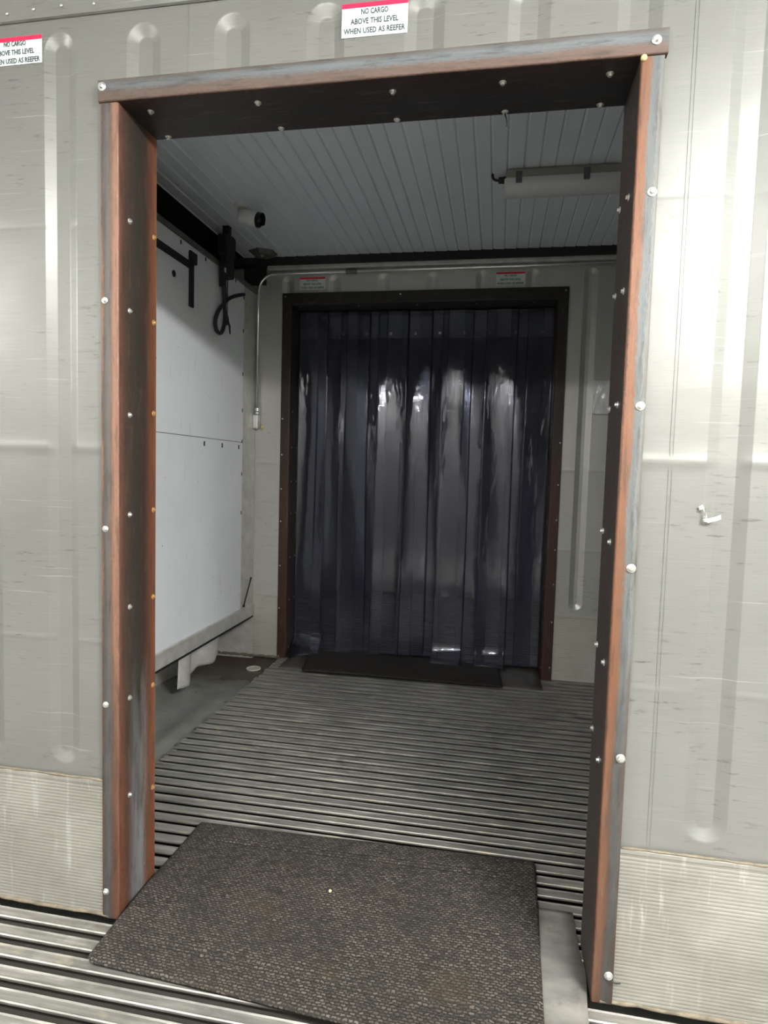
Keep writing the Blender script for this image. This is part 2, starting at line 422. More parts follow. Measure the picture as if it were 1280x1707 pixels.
def ribbed_wall(name, y0, x0, x1, z0, z1, ribs, rz0, rz1, hole, mat, depth=0.009, ro=0.046, ri=0.019, creases=()):
    xs = {round(x0, 4), round(x1, 4)}; zs = {round(z0, 4), round(z1, 4)}
    for c in ribs:
        for d in [0.050] + [ro-0.0005+0.0011*q for q in (0, 1)] + [ri-0.0005+0.0011*q for q in (0, 1)] + [q*0.0031 for q in range(16)]:
            for s in (-1, 1):
                if x0 < c+s*d < x1: xs.add(round(c+s*d, 4))
    for base, s in ((rz0, 1), (rz1, -1)):
        for i in range(0, 18): zs.add(round(base + s*(i*0.0031 - 0.003), 4))
    x = x0
    while x < x1: xs.add(round(x, 4)); x += 0.06
    z = z0
    while z < z1: zs.add(round(z, 4)); z += 0.08
    hx0, hx1, hz = hole
    for v in (hx0, hx1): xs.add(round(v, 4))
    zs.add(round(hz, 4))
    for zc, w, a in creases:
        for d in (-1, -0.6, -0.3, 0, 0.3, 0.6, 1): zs.add(round(zc+d*w, 4))
    xs = sorted(xs); zs = sorted(zs)
    def h(x, z):
        v = 0.0; inrib = 0.0
        for c in ribs:
            if abs(x-c) > ro: continue
            zz = min(max(z, rz0+ro), rz1-ro)
            d = math.hypot(x-c, z-zz)
            t = min(1, max(0, (ro-d)/(ro-ri)))
            if t > 0: inrib = t
            v = max(v, depth*t)
        for zc, w, a in creases:
            e = abs(z-zc)/w
            if e < 1: v += a*(1-inrib)*(0.5+0.5*math.cos(PI*e))
        return v
    bm = bmesh.new()
    V = {}
    def vert(i, j):
        if (i, j) not in V: V[(i, j)] = bm.verts.new((xs[i], y0+h(xs[i], zs[j]), zs[j]))
        return V[(i, j)]
    for i in range(len(xs)-1):
        xm = (xs[i]+xs[i+1])/2
        for j in range(len(zs)-1):
            zm = (zs[j]+zs[j+1])/2
            if hx0 < xm < hx1 and zm < hz: continue
            bm.faces.new((vert(i, j), vert(i+1, j), vert(i+1, j+1), vert(i, j+1)))
    o = obj(name, bm, mat, recalc=False, smooth=True)
    me = o.data
    return struct(o)

WH = 1.343; HH = 2.2; FL = 0.052; RV = 0.166
ribs_near = [-0.121 + 0.2345*i for i in range(-14, 18)]
wall_near = ribbed_wall('wall_near', 0.0, -1.6, 3.0, 0.375, 2.50, [c for c in ribs_near if -1.5 < c < 2.9], 0.418, 2.34,
    (0.03, WH-0.03, HH-0.03), M_wall, depth=0.011, creases=((1.285, 0.022, -0.0022), (0.765, 0.012, -0.0012), (1.86, 0.01, 0.0008)))
# far lining: its ribs show above and beside the second doorway
A0, B0, H2 = -0.355, 1.397, 2.347
ribs_far = [-0.335 + 0.3065*i for i in range(-1, 12)]
ribs_far = [-0.325, -0.02, 0.29, 0.595, 0.893, 1.19, 1.518, 1.83, 2.14, 2.45]
wall_far = ribbed_wall('wall_far', D, -0.95, BX1, 0.40, 2.60, ribs_far, 0.44, 2.46,
    (A0+0.03, B0-0.03, H2-0.03), M_wall_far, depth=0.012, ro=0.040, ri=0.010, creases=((1.28, 0.02, -0.002), (0.8, 0.012, -0.0012)))

# plain outer walls of the containers
def shell(name, faces, mat):
    bm = bmesh.new()
    for f in faces: bm.faces.new([bm.verts.new(p) for p in f])
    return struct(obj(name, bm, mat, recalc=False))
def slab(name, a, b, mat, bevel=0): return struct(boxobj(name, a, b, mat, None, bevel))
# container in front (camera's)
for i, (xa, xb) in enumerate(((X0, -1.6), (3.0, X1))):
    slab('wall_near', (xa, 0.0, 0.0), (xb, 0.06, 2.56), M_wall_side)
slab('wall_back', (X0, -2.42, -0.06), (X1, -2.34, 2.6), M_wall_side)
slab('wall_left', (X0-0.08, -2.42, -0.06), (X0, 0.06, 2.6), M_wall_side)
slab('wall_right', (X1, -2.42, -0.06), (X1+0.08, 0.06, 2.6), M_wall_side)
slab('ceiling', (X0, -2.42, 2.56), (X1, 0.075, 2.64), M_ceil)
# lining on the other side of the near wall, inside the middle container
bm = bmesh.new()
box(bm, (-0.95, 0.09, -0.06), (0.03, 0.155, 2.64)); box(bm, (WH-0.03, 0.09, -0.06), (BX1, 0.155, 2.64)); box(bm, (0.03, 0.09, HH-0.03), (WH-0.03, 0.155, 2.64))
struct(obj('wall_near_inner', bm, M_wall_side))
slab('wall_right_inner', (BX1, 0.09, -0.06), (BX1+0.06, D+0.07, 2.64), M_wall_side)

# ribbed ceiling of the middle container (shallow grooves running into the depth)
bm = bmesh.new()
prof = []
x = -0.60; p = 0.067; i = 0
while x < BX1:
    wob = 0.006*math.sin(i*1.9)
    prof += [(x+0.003, 2.5585), (x+0.0065, 2.5635), (x+0.0105, 2.5655), (x+0.016, 2.5605), (x+0.040+wob, 2.5597)]
    x += p + wob*0.5; i += 1
vs = [[bm.verts.new((px, y, pz)) for y in (0.10, D+0.03)] for px, pz in prof]
for a, b in zip(vs, vs[1:]): bm.faces.new((a[0], b[0], b[1], a[1]))
struct(obj('ceiling_ribbed', bm, M_ceil))
slab('ceiling_void', (-0.99, 0.09, 2.575), (BX1, D+0.07, 2.64), M_black)

# ------------------------------------------------------------------ floors: long aluminium T bars
def t_floor(name, x0, x1, y0, y1, pitch=0.0585, jag=0.0, wtop=0.036, m=None):
    bm = bmesh.new(); y = y0; k = 0
    w = wtop/2
    prof = [(-w, -0.008), (-w-0.0004, -0.002), (-w+0.0022, 0.0004), (-w+0.0062, -0.0016), (-0.006, -0.0016), (0, -0.0012), (0.006, -0.0016), (w-0.0062, -0.0016), (w-0.0022, 0.0004), (w+0.0004, -0.002), (w, -0.008), (w-0.003, -0.008), (w-0.0035, -0.0045),
            (0.0035, -0.005), (0.0035, -0.056), (-0.0035, -0.056), (-0.0035, -0.005), (-w+0.0035, -0.0045), (-w+0.003, -0.008)]
    while y < y1:
        xa = x0 + random.uniform(-jag, jag)
        n = max(1, int((x1-xa)/0.5))
        rings = []
        for i in range(n+1):
            dz = 0.0
            xx = xa + (x1-xa)*i/n
            dz = random.uniform(-0.0008, 0.0004); dy = random.uniform(-0.001, 0.001)
            rings.append([bm.verts.new((xx, y+a+dy, b+dz)) for a, b in prof])
        for A, B in zip(rings, rings[1:]):
            for q in range(len(prof)):
                bm.faces.new((A[q], B[q], B[(q+1) % len(prof)], A[(q+1) % len(prof)]))
        bm.faces.new(rings[0]); bm.faces.new(rings[-1][::-1])
        y += pitch
    return struct(obj(name, bm, m or M_bar))
t_floor('floor', X0, X1, -2.33, -0.01, 0.0585, 0.0, 0.034, M_bar_near)
t_floor('floor_middle', -0.335, BX1, 0.13, D-0.005, 0.0575, 0.006)
slab('floor_base', (X0, -2.42, -0.10), (X1, 0.10, -0.056), M_alu_dark)
slab('floor_base_middle', (-0.34, 0.10, -0.10), (BX1, 2.62, -0.056), M_alu_dark)
t_floor('floor_behind_curtain', -1.2, 2.6, 2.56, 4.7, 0.0585)

# gutter pan between the bulkhead and the bar ends
bm = bmesh.new()
def panf(u, v):
    x = -0.99 + u*0.66; y = 0.10 + v*(D-0.10)
    z = -0.054
    d1 = (x+0.62)/0.12
    z += 0.030*(0.5-0.5*math.tanh(d1*2.0))*min(1, max(0, (D-0.25-y)/0.4))
    z += 0.008*math.exp(-((x+0.47)/0.05)**2)
    e = D - y
    if e < 0.12: z += 0.03*((0.12-e)/0.12)**2
    return Vector((x, y, z))
grid(bm, 30, 50, panf)
struct(obj('floor_gutter', bm, M_pan, smooth=True))

# ------------------------------------------------------------------ kick plates
def kick(name, x0, x1, z0, z1, y, pitch=0.0092, amp=0.0010, mat=M_kick, depth=0.010):
    bm = bmesh.new()
    n = int((z1-z0-0.012)/pitch)*6
    rows = []
    zs = [z0 + (z1-0.012-z0)*j/n for j in range(n+1)]
    pts = []
    for z in zs:
        ph = (z-z0)/pitch
        pts.append((y - amp*abs(math.sin(PI*ph))**0.7, z))
    pts += [(y-0.0035, z1-0.010), (y-0.0035, z1-0.001), (y-0.0025, z1), (y+depth, z1)]
    xs = [x0 + (x1-x0)*i/6 for i in range(7)]
    vs = [[bm.verts.new((xx, a, b)) for a, b in pts] for xx in xs]
    for A, B in zip(vs, vs[1:]):
        for j in range(len(pts)-1): bm.faces.new((A[j], B[j], B[j+1], A[j+1]))
    for A in (vs[0], vs[-1]):
        a = bm.verts.new((A[0].co.x, y+depth, z0))
        bm.faces.new([a]+A)
    return struct(obj(name, bm, mat))
kick('baseboard_near_left', -1.6, 0.004, 0.006, 0.383, -0.006)
kick('baseboard_near_right', 1.338, 3.0, 0.006, 0.383, -0.006)
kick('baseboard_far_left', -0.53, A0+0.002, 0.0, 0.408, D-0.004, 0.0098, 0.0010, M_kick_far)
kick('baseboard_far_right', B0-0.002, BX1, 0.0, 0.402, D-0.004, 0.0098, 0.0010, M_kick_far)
slab('baseboard_far_gutter', (-0.95, D-0.003, -0.06), (-0.53, D+0.03, 0.41), M_alu)
def bead(name, x0, x1, y, z, r, mat=M_caulk):
    bm = bmesh.new(); n = 60
    tube(bm, [(x0+(x1-x0)*i/n, y+random.uniform(-1, 1)*r*0.35, z+random.uniform(-1, 1)*r*0.3) for i in range(n+1)], [r*random.uniform(0.7, 1.2) for _ in range(n+1)], 7)
    return struct(obj(name, bm, mat, smooth=True))
bead('trim_1', -1.6, 0.02, -0.008, 0.005, 0.006)
bead('trim_2', 1.31, 3.0, -0.008, 0.004, 0.006)
bead('trim_3', -1.6, 0.002, -0.007, 0.386, 0.0035)
bead('trim_4', 1.34, 3.0, -0.007, 0.386, 0.0035)
bead('trim_5', -0.95, A0+0.05, D-0.008, -0.003, 0.009)
# thin vertical seams of the near lining
for i, (sx) in enumerate((0.233, 1.398)):
    slab('trim_%d' % (6+i), (sx-0.0012, -0.0012, 0.39 if sx > 1.3 else 2.2), (sx+0.0012, 0.004, 2.37), M_wall)
slab('trim_8', (1.404, -0.0010, 0.39), (1.4052, 0.004, 2.37), M_wall)

# cove strip at the top of the near wall, with rivets
bm = bmesh.new()
cp = [(-0.002, 2.372), (-0.007, 2.374), (-0.008, 2.380), (-0.022, 2.45), (-0.075, 2.53), (-0.16, 2.565)]
vs = [[bm.verts.new((x, a, b)) for a, b in cp] for x in (-1.6, 3.0)]
for j in range(len(cp)-1): bm.faces.new((vs[0][j], vs[1][j], vs[1][j+1], vs[0][j+1]))
cove = struct(solid(obj('trim_9', bm, M_wall), 0.002))
def dome(r=0.004, h=0.0025):
    bm = bmesh.new()
    bmesh.ops.create_uvsphere(bm, u_segments=10, v_segments=6, radius=r)
    bmesh.ops.scale(bm, vec=(1, h/r, 1), verts=bm.verts)
    return bm
rivet0 = None
for k, (x, z) in enumerate(((-0.262, 2.389), (-0.185, 2.392), (-0.105, 2.393), (-0.015, 2.389), (0.085, 2.390), (0.17, 2.389))):
    if rivet0 is None:
        r_ = obj('rivet', dome(), M_zinc, cove, True); rivet0 = r_
    else:
        r_ = rivet0.copy(); C.objects.link(r_); r_.parent = cove
    r_.location = (x, -0.0105 - (z-2.38)*0.2, z)

# ------------------------------------------------------------------ steel frames
def screw_mesh():
    bm = bmesh.new()
    # hex washer head looking along -Y
    n = 20
    def ring(r, y, m=n): return [bm.verts.new((r*math.cos(2*PI*k/m), y, r*math.sin(2*PI*k/m))) for k in range(m)]
    r0 = ring(0.0085, 0.001); r1 = ring(0.0085, -0.0012); r2 = ring(0.0078, -0.0018); r3 = ring(0.0052, -0.0022)
    for A, B in ((r0, r1), (r1, r2), (r2, r3)):
        for k in range(n): bm.faces.new((A[k], A[(k+1) % n], B[(k+1) % n], B[k]))
    bm.faces.new(r3)
    h0 = ring(0.0050, -0.002, 6); h1 = ring(0.0050, -0.0062, 6); h2 = ring(0.0042, -0.0070, 6)
    for A, B in ((h0, h1), (h1, h2)):
        for k in range(6): bm.faces.new((A[k], A[(k+1) % 6], B[(k+1) % 6], B[k]))
    bm.faces.new(h2)
    bmesh.ops.recalc_face_normals(bm, faces=bm.faces)
    me = bpy.data.meshes.new('screw'); bm.to_mesh(me); bm.free(); me.materials.append(M_zinc); return me
SCREW = screw_mesh()
SCREW_R = SCREW.copy(); SCREW_R.materials.clear(); SCREW_R.materials.append(M_zinc_rust)
def screw(parent, loc, normal, s=1.0, me=None):
    o = bpy.data.objects.new('screw', me or SCREW); C.objects.link(o)
    n = Vector(normal).normalized()
    q = Vector((0, -1, 0)).rotation_difference(n)
    o.rotation_mode = 'QUATERNION'
    from mathutils import Quaternion
    o.rotation_quaternion = q @ Quaternion((0, 1, 0), random.uniform(0, PI))
    o.location = Vector(loc); o.scale = (s, s, s); o.parent = parent
    return o

def folded(name, prof, axis, a, b, mat, parent, t=0.005, n=40, wave=0.0, cut=None):
    """prof: list of (p, y) points, p = coordinate across the face; swept along axis 'x' or 'z' from a to b"""
    L = [0]
    for q, r in zip(prof, prof[1:]): L.append(L[-1] + math.hypot(r[0]-q[0], r[1]-q[1]))
    # front flange = first quarter of U, return leg = the rest
    ci = next(i for i in range(len(prof)) if prof[i][1] > prof[0][1]+0.004)
    def U(i):
        if i < ci: return 0.25*L[i]/max(L[ci-1], 1e-6)
        return 0.25 + 0.75*(L[i]-L[ci-1])/(L[-1]-L[ci-1])
    bm = bmesh.new(); uvl = bm.loops.layers.uv.new('UVMap')
    vs = []
    for j in range(n+1):
        s = a + (b-a)*j/n
        w = wave*math.sin(j*0.9)
        row = []
        for p, y in prof:
            row.append(bm.verts.new((s, y, p) if axis == 'x' else (p+w, y, s)))
        vs.append(row)
    for j in range(n):
        for i in range(len(prof)-1):
            f = bm.faces.new((vs[j][i], vs[j][i+1], vs[j+1][i+1], vs[j+1][i]))
            q = [(U(i), j), (U(i+1), j), (U(i+1), j+1), (U(i), j+1)]
            for lp, (u, jj) in zip(f.loops, q): lp[uvl].uv = (u, abs(b-a)*jj/n)
    o = obj(name, bm, mat, parent)
    solid(o, t, -1.0)
    return o

def L_prof(outer, inner, y0, y1, r=0.005, ticks=5):
    d = 1 if inner > outer else -1
    pts = [(outer, y0), (outer + (inner-outer)*0.5, y0)]
    for k in range(ticks+1):
        a = PI/2*k/ticks
        pts.append((inner - d*r + d*r*math.sin(a), y0 + r - r*math.cos(a)))
    pts += [(inner, y0+(y1-y0)*0.5), (inner, y1)]
    return pts

YF = -0.0125
frame1 = thing('door_frame', 'rusty brown folded steel frame around the near doorway, one orange-streaked jamb on the right', 'door frame', (0.67, 0, 0))
def loc0(o):   # children are modelled in world coordinates
    o.matrix_parent_inverse = Matrix.Translation(-Vector(o.parent.location)); return o
jl = loc0(folded('jamb', L_prof(0.003, FL, YF, RV), 'z', 0.0, HH-FL+0.003, M_jamb_l, frame1))
jr = loc0(folded('jamb', L_prof(WH-0.005, WH-FL-0.001, YF, RV), 'z', 0.0, HH-FL+0.003, M_jamb_r, frame1))
jr['label'] = 'right jamb with a bright orange rust streak beside blue-grey mill scale'
hd = loc0(folded('header', L_prof(HH, HH-FL, YF-0.006, RV), 'x', 0.0, WH, M_head, frame1))
S1 = []
for x, z in ((0.012, 2.184), (1.318, 2.176)): S1.append(((x, YF-0.006, z), (0, -1, 0), 1.25))
for z in (1.865, 1.405, 1.042, 0.60, 0.071): S1.append(((1.327, YF, z), (0, -1, 0), 1.2))
for z in (1.662, 1.073, 0.599, 0.075): S1.append(((0.014, YF, z), (0, -1, 0), 1.0))
for z in (1.877, 1.647, 1.375, 1.109, 0.857, 0.604, 0.328): S1.append(((FL, 0.037, z), (1, 0, 0), 0.9))
rust_s = []
for z in (1.878, 1.644, 1.39, 1.115, 0.862, 0.60, 0.29): rust_s.append(((FL, 0.153, z), (1, 0, 0), 0.9))
for z in (1.88, 1.672, 1.414, 1.094, 0.805, 0.565): S1.append(((WH-FL-0.001, 0.046, z), (-1, 0, 0), 0.95))
for z in (1.895, 1.689, 1.414, 1.111, 0.82, 0.60): S1.append(((WH-FL-0.001, 0.150, z), (-1, 0, 0), 0.95))
for x in (0.112, 0.402, 0.741, 0.998, 1.234): S1.append(((x, 0.036, HH-FL), (0, 0, -1), 1.0))
for x in (0.094, 0.42, 0.732, 1.005, 1.232): S1.append(((x, 0.154, HH-FL), (0, 0, -1), 1.0))
for p, n, s in S1: loc0(screw(frame1, p, n, s))
for p, n, s in rust_s: loc0(screw(frame1, p, n, s, SCREW_R))
# bits of wire left on two screws
bm = bmesh.new(); tube(bm, bez((1.005, 0.15, HH-FL-0.006), (1.007, 0.15, HH-FL-0.018), (1.012, 0.14, HH-FL-0.025), (1.010, 0.135, HH-FL-0.045), 8), 0.0016, 6)
loc0(obj('wire_scrap', bm, M_rubber, frame1, True))
bm = bmesh.new(); tube(bm, bez((1.330, YF-0.007, 0.068), (1.338, YF-0.012, 0.060), (1.344, YF-0.012, 0.066), (1.352, YF-0.011, 0.066), 8), 0.0016, 6)
loc0(obj('wire_scrap', bm, M_rubber, frame1, True))
# weld bead in the upper right corner
bm = bmesh.new(); bmesh.ops.create_icosphere(bm, subdivisions=2, radius=0.007)
bmesh.ops.translate(bm, vec=(WH-FL+0.004, YF-0.002, HH-FL-0.004), verts=bm.verts)
loc0(obj('weld_bead', bm, M_brass, frame1, True))

frame2 = thing('door_frame', 'dark brown steel frame around the far doorway with the plastic strip curtain', 'door frame', (0.52, D, 0))
YG = D-0.0125; F2 = 0.056; RB = D+0.165
loc0(folded('jamb', L_prof(A0, A0+F2, YG, RB), 'z', 0.0, H2-F2, M_far_frame, frame2))
loc0(folded('jamb', L_prof(B0, B0-F2, YG, RB), 'z', 0.0, H2-F2, M_far_frame, frame2))
loc0(folded('header', L_prof(H2, H2-F2-0.012, YG-0.006, RB), 'x', A0, B0, M_far_head, frame2))
for z in (1.61, 1.38, 1.16, 0.95, 0.66, 0.38, 0.06):
    loc0(screw(frame2, (A0+0.012, YG, z-0.05), (0, -1, 0), 1.1)); loc0(screw(frame2, (A0+F2, D+0.03, z), (1, 0, 0), 1.0)); loc0(screw(frame2, (A0+F2, D+0.13, z), (1, 0, 0), 1.0))
for z in (1.44, 1.19, 0.98, 0.80, 0.59, 0.36, 0.08):
    loc0(screw(frame2, (B0-0.012, YG, z), (0, -1, 0), 1.1)); loc0(screw(frame2, (B0-F2, D+0.04, z-0.02), (-1, 0, 0), 1.0))
for x in (A0+0.02, 0.40, B0-0.02): loc0(screw(frame2, (x, YG-0.006, H2-0.022), (0, -1, 0), 1.0))
for x in (-0.25, 0.13, 0.5, 0.86, 1.2): loc0(screw(frame2, (x, D+0.03, H2-F2-0.012), (0, 0, -1), 1.0))

# ------------------------------------------------------------------ bulkhead on the left of the middle container
PX = BX0
def bulkhead():
    root = struct(boxobj('wall_bulkhead', (PX-0.05, 0.155, 0.33), (PX-0.003, D, 2.345), M_alu_dark))
    def p(name, a, b, m, bev=0.0015):
        return boxobj(name, a, b, m, root, bev)
    p('panel', (PX-0.02, 0.16, 1.397), (PX, 2.135, 2.345), M_panel)
    p('panel', (PX-0.02, 0.16, 0.352), (PX, 2.135, 1.394), M_panel)
    p('corner_post', (PX-0.02, 2.1355, 0.30), (PX-0.0015, D-0.004, 2.36), M_alu)
    p('rail', (PX-0.03, 0.16, 0.272), (PX+0.012, D-0.004, 0.352), M_alu, 0.004)
    p('gasket', (PX-0.05, 0.16, 0.255), (PX+0.004, D-0.006, 0.272), M_rubber, 0.003)
    p('top_rail', (PX-0.03, 0.16, 2.345), (PX+0.010, D-0.004, 2.372), M_alu_dark, 0.003)
    # slots and fastener holes along the seam
    for y in (1.62, 1.84, 2.07): p('slot_hole', (PX-0.01, y, 1.352), (PX+0.0012, y+0.014, 1.377), M_black, 0)
    for z in (2.26, 2.06, 1.80, 1.58, 1.39, 1.19, 0.95):
        p('slot_hole', (PX-0.01, 2.120, z), (PX+0.0010, 2.130, z+0.022), M_black, 0)
    for y, z in ((1.36, 2.315), (1.62, 2.32), (2.00, 2.325)): p('slot_hole', (PX-0.01, y, z), (PX+0.0010, y+0.012, z+0.02), M_black, 0)
    bm = bmesh.new(); bmesh.ops.create_cone(bm, cap_ends=True, segments=18, radius1=0.016, radius2=0.016, depth=0.004, matrix=Matrix.Translation((PX+0.0005, 1.30, 2.155)) @ Matrix.Rotation(PI/2, 4, 'Y'))
    obj('slot_hole', bm, M_black, root)
    return root
bulkhead()
# air slot above and return recess below, both built back into the machinery end
slab('wall_recess_top', (-1.0, 0.10, 2.30), (-0.97, D+0.05, 2.60), M_black)
slab('wall_recess_shelf', (-1.0, 0.10, 2.29), (PX-0.04, D, 2.32), M_black)
slab('wall_recess_back', (-1.0, 0.10, -0.06), (-0.93, D+0.05, 0.40), M_alu_dark)
bm = bmesh.new()
def eq(u, v):
    x = -0.565 - 0.0*v; return Vector((-0.86 + 0.02*v, 0.16 + u*(D-0.17), -0.05 + v*0.36))
grid(bm, 8, 4, eq); struct(solid(obj('wall_recess_liner', bm, M_alu), 0.003))

# black strap angle left on the bulkhead
st = thing('rubber_strap', 'black rubber strap bent into an angle on the upper white bulkhead', 'strap', (PX, 1.45, 2.2))
bm = bmesh.new(); box(bm, (PX, 1.0, 2.225), (PX+0.008, 1.475, 2.262), 0.002); loc0(obj('crosspiece', bm, M_rubber, st))
bm = bmesh.new(); box(bm, (PX, 1.443, 2.04), (PX+0.012, 1.482, 2.315), 0.003); box(bm, (PX, 1.44, 2.255), (PX+0.02, 1.50, 2.31), 0.004); loc0(obj('upright', bm, M_rubber, st))

# curved aluminium flap under the bulkhead rail
bm = bmesh.new()
def flap(u, v):
    y = 1.50 + u*0.46
    x = PX - 0.09 + 0.050*math.sin(u*2*PI*1.35 + 0.4) - 0.01*v
    zb = 0.045 + 0.035*(0.5+0.5*math.tanh((u-0.62)*40)) + 0.04*(0.5+0.5*math.tanh((u-0.86)*40)) + 0.02*max(0, 0.3-u)
    return Vector((x, y, 0.27 + (zb-0.27)*v))
grid(bm, 60, 10, flap)
o = solid(obj('sheet_flap', bm, M_alu, smooth=True), 0.003); tag(o, 'curved aluminium sheet flap hanging under the white bulkhead over the gutter', 'sheet metal')

# floor drain
dr = thing('floor_drain', 'round off-white slotted drain grate in the stained gutter corner', 'drain', (-0.462, 2.195, -0.046))
bm = bmesh.new()
R_ = 0.046; n = 40
o_r = [bm.verts.new((R_*math.cos(2*PI*k/n), R_*math.sin(2*PI*k/n), z)) for z in (0, 0.006) for k in range(n)]
i_r = [bm.verts.new((R_*0.86*math.cos(2*PI*k/n), R_*0.86*math.sin(2*PI*k/n), z)) for z in (0, 0.006) for k in range(n)]
for k in range(n):
    q = (k+1) % n
    bm.faces.new((o_r[k], o_r[q], o_r[n+q], o_r[n+k])); bm.faces.new((i_r[k], i_r[n+k], i_r[n+q], i_r[q])); bm.faces.new((o_r[n+k], o_r[n+q], i_r[n+q], i_r[n+k]))
obj('rim', bm, M_grate, dr)
bm = bmesh.new()
for k in range(-2, 3):
    x = k*0.0165; h = math.sqrt(max(0, (R_*0.9)**2-x*x)); box(bm, (x-0.0044, -h, 0.0), (x+0.0044, h, 0.0055))
obj('slotted_grate', bm, M_grate, dr)
bm = bmesh.new(); bmesh.ops.create_circle(bm, cap_ends=True, segments=30, radius=0.042); bmesh.ops.translate(bm, vec=(0, 0, 0.0008), verts=bm.verts)
solid(obj('drain_hole', bm, M_black, dr), 0.0006)

# black rod leaning in the corner and its thin lead
bm = bmesh.new(); tube(bm, bez((PX+0.012, 2.27, 0.53), (PX+0.014, 2.22, 0.46), (PX+0.012, 2.19, 0.42), (PX+0.012, 2.155, 0.362), 10), [0.007]+[0.0045]*9+[0.009], 8)
tag(obj('black_probe', bm, M_rubber, smooth=True), 'thin black probe lying against the corner post at the bulkhead foot', 'probe')

# ------------------------------------------------------------------ far wall top trim, conduit
slab('trim_12', (-0.62, D-0.008, 2.405), (-0.47, D+0.01, 2.562), M_black)
slab('trim_10', (-0.95, D-0.06, 2.512), (BX1, D+0.01, 2.562), M_black)
slab('trim_11', (-0.45, D-0.045, 2.487), (BX1, D+0.005, 2.513), M_alu, 0.003)
cd = thing('conduit', 'galvanised conduit bending down beside the white bulkhead to a cast outlet body', 'conduit', (-0.515, D, 1.55))
pts = [(-0.515, D-0.020, 1.60), (-0.515, D-0.020, 2.36)]
R1 = 0.11
pts += [(-0.515+R1-R1*math.cos(a), D-0.020, 2.36+R1*math.sin(a)) for a in [PI/2*k/10 for k in range(1, 11)]]
pts += [(x, D-0.020, 2.470+0.002*x) for x in (0.0, 0.7, 1.4, 2.2)]
bm = bmesh.new(); tube(bm, pts, 0.0105, 14); loc0(obj('pipe', bm, M_galv, cd, True))
def ring_at(name, z0, z1, r, m=M_cast):
    bm = bmesh.new(); tube(bm, [(-0.515, D-0.020, z0), (-0.515, D-0.020, z1)], r, 16); return loc0(obj(name, bm, m, cd))
ring_at('connector', 1.605, 1.625, 0.016); ring_at('connector', 1.588, 1.600, 0.014)
bm = bmesh.new(); tube(bm, [(0.055, D-0.020, 2.470), (0.125, D-0.020, 2.4702)], 0.0140, 14); loc0(obj('coupling', bm, M_clip, cd))
bm = bmesh.new()
prof = [(0.0, 0.0)]
body = []
def lbs(u, v):
    a = 2*PI*u
    # stadium outline extruded toward the viewer with a rounded lid
    return Vector((0, 0, 0))
box(bm, (-0.534, D-0.045, 1.487), (-0.496, D-0.003, 1.588), 0.017, 5)
loc0(obj('outlet_body', bm, M_cast, cd, True))
bm = bmesh.new(); box(bm, (-0.531, D-0.050, 1.494), (-0.499, D-0.045, 1.580), 0.0022, 2)
loc0(obj('cover', bm, M_cast, cd))
for z in (1.502, 1.572): loc0(screw(cd, (-0.515, D-0.050, z), (0, -1, 0), 0.5))
bm = bmesh.new(); bmesh.ops.create_icosphere(bm, subdivisions=2, radius=0.013)
bmesh.ops.scale(bm, vec=(0.8, 0.7, 1.4), verts=bm.verts); bmesh.ops.translate(bm, vec=(-0.486, D-0.006, 1.503), verts=bm.verts)
loc0(obj('sealant_blob', bm, M_brass, cd, True))

# ------------------------------------------------------------------ warning stickers
def text_mesh(s, size, width=None):
    cu = bpy.data.curves.new('t', 'FONT'); cu.body = s; cu.size = size; cu.align_x = 'CENTER'; cu.align_y = 'CENTER'; cu.resolution_u = 2
    cu.extrude = 0.0; cu.offset = size*0.02
    o = bpy.data.objects.new('t', cu); C.objects.link(o)
    dg = bpy.context.evaluated_depsgraph_get(); me = bpy.data.meshes.new_from_object(o.evaluated_get(dg))
    bpy.data.objects.remove(o); bpy.data.curves.remove(cu)
    xs = [v.co.x for v in me.vertices]; w = max(xs)-min(xs); cx = (max(xs)+min(xs))/2
    for v in me.vertices:
        v.co.x -= cx
        if width: v.co.x *= width/w
    return me
LINES = (('NO CARGO', 0.064), ('ABOVE THIS LEVEL', 0.113), ('WHEN USED AS REEFER', 0.1455))
def sticker(x0, x1, z0, z1, y, tilt, label):
    w = x1-x0; h = z1-z0
    t = thing('warning_sticker', label, 'sticker', ((x0+x1)/2, y, (z0+z1)/2), 'cargo level stickers')
    t.rotation_euler = (0, tilt, 0)
    boxobj('paper', (-w/2, -0.0008, -h/2), (w/2, 0.0004, h/2), M_paper, t)
    boxobj('red_band', (-w/2, -0.0012, h/2-0.0105), (w/2, -0.0002, h/2), M_red, t)
    sc = w/0.156
    bm = bmesh.new()
    for (s, wd), zz in zip(LINES, (0.0170, -0.0040, -0.0250)):
        me = text_mesh(s, 0.0175, wd*sc)
        vs = [bm.verts.new((v.co.x, -0.0016, v.co.y + zz*sc)) for v in me.vertices]
        for p in me.polygons:
            try: bm.faces.new([vs[i] for i in p.vertices])
            except ValueError: pass
    o = obj('lettering', bm, M_ink, t)
    solid(o, 0.0004)
    return t
sticker(0.622, 0.778, 2.2535, 2.3285, -0.001, 0.004, 'white cargo level sticker with red top edge above the near doorway')
sticker(-0.328, -0.171, 2.269, 2.3375, -0.001, 0.0, 'white cargo level sticker cut off by the left photo edge')
sticker(-0.249, -0.083, 2.371, 2.446, D-0.002, 0.0, 'small white cargo level sticker over the left end of the far doorway')
sticker(0.973, 1.142, 2.366, 2.444, D-0.002, 0.0, 'small white cargo level sticker over the right end of the far doorway')

